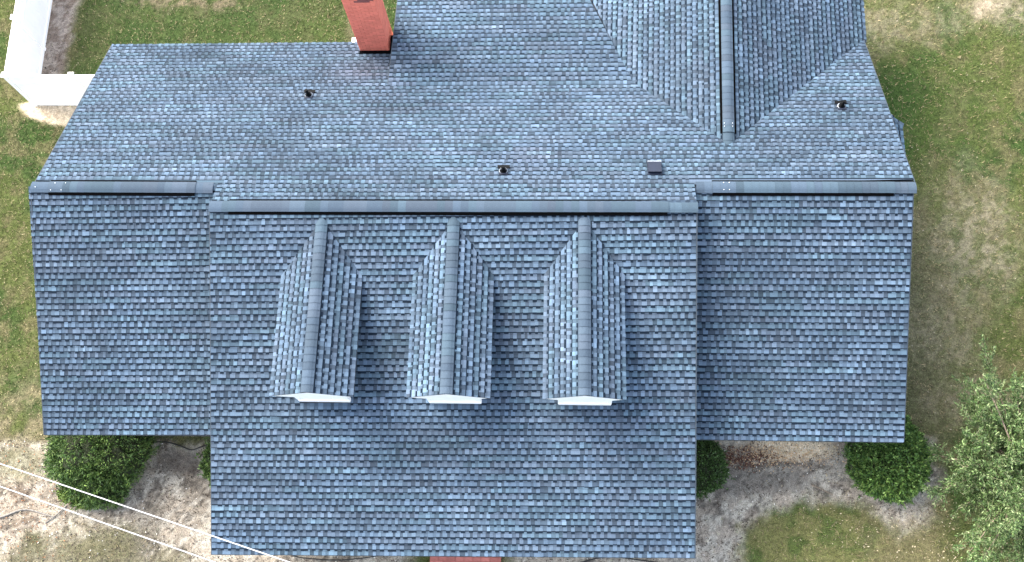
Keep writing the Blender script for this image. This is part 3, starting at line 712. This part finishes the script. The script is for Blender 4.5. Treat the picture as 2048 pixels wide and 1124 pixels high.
# ------------------------------------------------------------------ shrubs
def leaves(P, D, L, W_, col, droop=.2):
    """diamond leaves at P pointing along D"""
    N = len(P); D = D/np.linalg.norm(D, axis=1, keepdims=True); r = RNG.normal(size=(N, 3)); s = np.cross(D, r); s /= np.linalg.norm(s, axis=1, keepdims=True)
    up = np.cross(s, D); up *= np.sign(up[:, 2:3])+.001
    L = L[:, None]; W_ = W_[:, None]
    V = np.stack([P, P+D*L*.5+s*W_+up*L*.06, P+D*L-up*L*droop*.5, P+D*L*.5-s*W_+up*L*.06], 1)
    return V, col
def lumpy(name, blobs, parent, material, seed, shrink=.9):
    mb = MB()
    for (cx, cy, cz, rx, ry, rz) in blobs:
        n, mrows = 18, 10; vs = []
        for i in range(mrows+1):
            th = math.pi*i/mrows
            for k in range(n):
                ph = 2*math.pi*k/n; d = Vector((math.sin(th)*math.cos(ph), math.sin(th)*math.sin(ph), math.cos(th)))
                f = shrink*(.85+.3*float(vnoise(ph*1.9+seed, th*3, seed)))
                vs.append((cx+d.x*rx*f, cy+d.y*ry*f, max(.0, cz+d.z*rz*f)))
        fs = [(i*n+k, i*n+(k+1) % n, (i+1)*n+(k+1) % n, (i+1)*n+k) for i in range(mrows) for k in range(n)]
        mb.add(vs, [tuple(reversed(q)) for q in fs])
    return mb.build(name, material, parent)
def shrub(name, loc, blobs, nleaf, L, W_, palette, label, seed, clump=.10, rough=.12, group=None, tilt=.8, shoots=.012):
    root = empty(name, loc); tag(root, label, 'shrub', group)
    mb = MB(); 
    for k in range(5):
        a_ = k*1.3; mb.tube([(loc[0]+.05*math.cos(a_), loc[1]+.05*math.sin(a_), -.05), (loc[0]+.3*math.cos(a_), loc[1]+.3*math.sin(a_), .5)], [.03, .015], 6)
    mb.build('stems', M_BARK, root)
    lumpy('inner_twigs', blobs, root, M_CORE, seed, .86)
    area = np.array([b[3]*b[4]+b[3]*b[5]+b[4]*b[5] for b in blobs]); cnt = (nleaf*area/area.sum()).astype(int)
    PP, DD = [], []
    for b, n in zip(blobs, cnt):
        d = RNG.normal(size=(int(n*1.7), 3)); d /= np.linalg.norm(d, axis=1, keepdims=True); d = d[d[:, 2] > -.25][:n]
        f = 1+(fbm(np.arctan2(d[:, 1], d[:, 0])*5+seed, d[:, 2]*6, seed)-.5)*rough*2.4 + (vnoise(d[:, 0]*b[3]/clump+50, d[:, 1]*b[4]/clump+d[:, 2]*3/clump*.3+50, seed+3)-.5)*rough*1.6
        f *= 1-np.abs(RNG.normal(0, .05, len(d)))
        P = np.array(b[:3])+d*np.array(b[3:])*f[:, None]; PP.append(P); DD.append(d)
    P = np.concatenate(PP); D = np.concatenate(DD); k = P[:, 2] > .03; P, D = P[k], D[k]
    ns = int(len(P)*shoots); si = RNG.integers(0, len(P), ns); sdv = D[si]+RNG.normal(0, .45, (ns, 3))+np.array((0, 0, .2)); sdv /= np.linalg.norm(sdv, axis=1, keepdims=True)
    t_ = RNG.uniform(.1, 1, (ns, 9, 1)); sl_ = RNG.uniform(.08, .26, (ns, 1, 1))
    P = np.concatenate([P, (P[si][:, None]+sdv[:, None]*t_*sl_+RNG.normal(0, .012, (ns, 9, 3))).reshape(-1, 3)]); D = np.concatenate([D, np.repeat(sdv*1.2, 9, 0)])
    N = len(P); D = D*.8+RNG.normal(0, tilt, (N, 3))*.7+np.array((0, 0, .25))
    pal = np.array(palette); ci = RNG.integers(0, len(pal), N); col = pal[ci]*RNG.uniform(.5, 1.5, (N, 1))
    V, col = leaves(P, D, RNG.uniform(.6, 1.3, N)*L, RNG.uniform(.7, 1.3, N)*W_, col)
    o = np_mesh('foliage', V, 4, col, M_LEAF, root); o['kind'] = 'stuff'
    return root
GREEN = [(.062, .115, .026), (.085, .150, .036), (.040, .080, .020), (.130, .200, .050)]
shrub('shrub', (-1.4, -5.3, 0), [(-1.65, -5.25, .55, .95, .95, .80), (-.95, -5.3, .50, .85, .85, .75), (-1.45, -5.9, .35, .85, .70, .60), (-2.3, -5.35, .35, .45, .75, .55), (-.6, -5.1, .35, .4, .6, .55), (-1.2, -6.35, .25, .55, .35, .4)], 22000, .105, .013,
      GREEN+[(.05, .10, .028)], 'large untidy dark green shrub in front of the left wing', 3, .16, .28, None, .8, .03)
shrub('shrub', (-2.2, -6.45, 0), [(-2.05, -6.42, .15, .45, .22, .25), (-1.75, -6.55, .12, .3, .2, .22)], 2600, .07, .014, [(.11, .17, .03), (.09, .15, .03), (.16, .21, .05)], 'low yellow green seedling clump at the front foot of the large shrub', 13, .1, .2)
shrub('shrub', (1.9, -5.5, 0), [(1.98, -5.55, .45, .62, .68, .65)], 5200, .07, .016, GREEN, 'shrub mostly hidden by the left edge of the main roof', 4, .1, .14)
shrub('shrub', (13.9, -5.3, 0), [(13.75, -5.45, .5, .95, .78, .72)], 8000, .06, .016, [(.040, .085, .020), (.060, .115, .028), (.030, .062, .016)], 'dark shrub tucked against the right edge of the main roof', 5, .09, .12)
shrub('shrub', (18.7, -5.3, 0), [(18.70, -5.22, .55, .92, 1.0, .72)], 24000, .075, .017, [(.072, .150, .034), (.110, .205, .046), (.030, .070, .018), (.165, .255, .066)], 'round clipped shrub at the front corner of the right wing', 6, .08, .17, None, .8, .006)

# ------------------------------------------------------------------ tree at the right
def tree(x, y, label):
    root = empty('tree', (x, y, 0)); tag(root, label, 'tree')
    rnd = random.Random(5); T = Vector((x, y, 0)); mb = MB(); mb.tube([T+Vector((0, 0, -.2)), T+Vector((.02, .03, .8)), T+Vector((-.03, .02, 1.7)), T+Vector((0, 0, 2.4))], [.15, .12, .10, .07], 10)
    mb.build('trunk', M_BARK, root, True)
    tw = MB(); LP, LD = [], []
    for k in range(96):
        az = rnd.uniform(0, 2*math.pi); el = rnd.uniform(-.1, 1.25); R_ = rnd.uniform(1.2, 2.2)*(1-.18*max(0, el-.6))
        s = T+Vector((0, 0, rnd.uniform(1.0, 2.3))); d = Vector((math.cos(az)*math.cos(el), math.sin(az)*math.cos(el)*1.5, math.sin(el)*.75))
        e = s+d*R_; mid = (s+e)/2+Vector((rnd.uniform(-.15, .15), rnd.uniform(-.15, .15), .12))
        br = MB(); br.tube(smooth([s, mid, e], 4), list(np.linspace(.032, .007, 9)), 6); br.build('limb', M_BARK, root, True)
        for q in range(34):
            t = rnd.uniform(.25, 1.0); b = s.lerp(e, t)+Vector((rnd.gauss(0, .05), rnd.gauss(0, .05), .1*math.sin(t*3)))
            dd = (d*.8+Vector((rnd.gauss(0, .6), rnd.gauss(0, .6), rnd.gauss(.25, .45)))).normalized(); ln = rnd.uniform(.18, .52)
            c = b+dd*ln; 
            tw.tube([b, b+dd*ln*.55+Vector((0, 0, .01)), c], [.0045, .0035, .002], 4, False)
            nl = rnd.randint(22, 34)
            for j in range(nl):
                f = rnd.uniform(.15, 1.05); LP.append(tuple(b+dd*(ln*f)+Vector((rnd.gauss(0, .025), rnd.gauss(0, .025), rnd.gauss(0, .025))))); LD.append(tuple(dd*.9+Vector((rnd.gauss(0, .7), rnd.gauss(0, .7), rnd.gauss(0, .6)))))
    tw.build('twigs', M_TWIG, root)['kind'] = 'stuff'
    P, D = np.array(LP), np.array(LD); N = len(P); pal = np.array([(.078, .138, .042), (.115, .180, .060), (.050, .096, .028), (.20, .26, .12), (.034, .068, .020)])
    clump = .6+.8*fbm(P[:, 0]*2.5, P[:, 1]*2.5+P[:, 2], 99)
    col = pal[RNG.integers(0, len(pal), N)]*RNG.uniform(.7, 1.35, (N, 1))*clump[:, None]
    V, col = leaves(P, D, RNG.uniform(.05, .105, N), RNG.uniform(.009, .016, N), col)
    o = np_mesh('foliage', V, 4, col, M_LEAF, root); o['kind'] = 'stuff'
tree(21.15, -5.75, 'pale green open crowned tree with light twigs at the right edge')
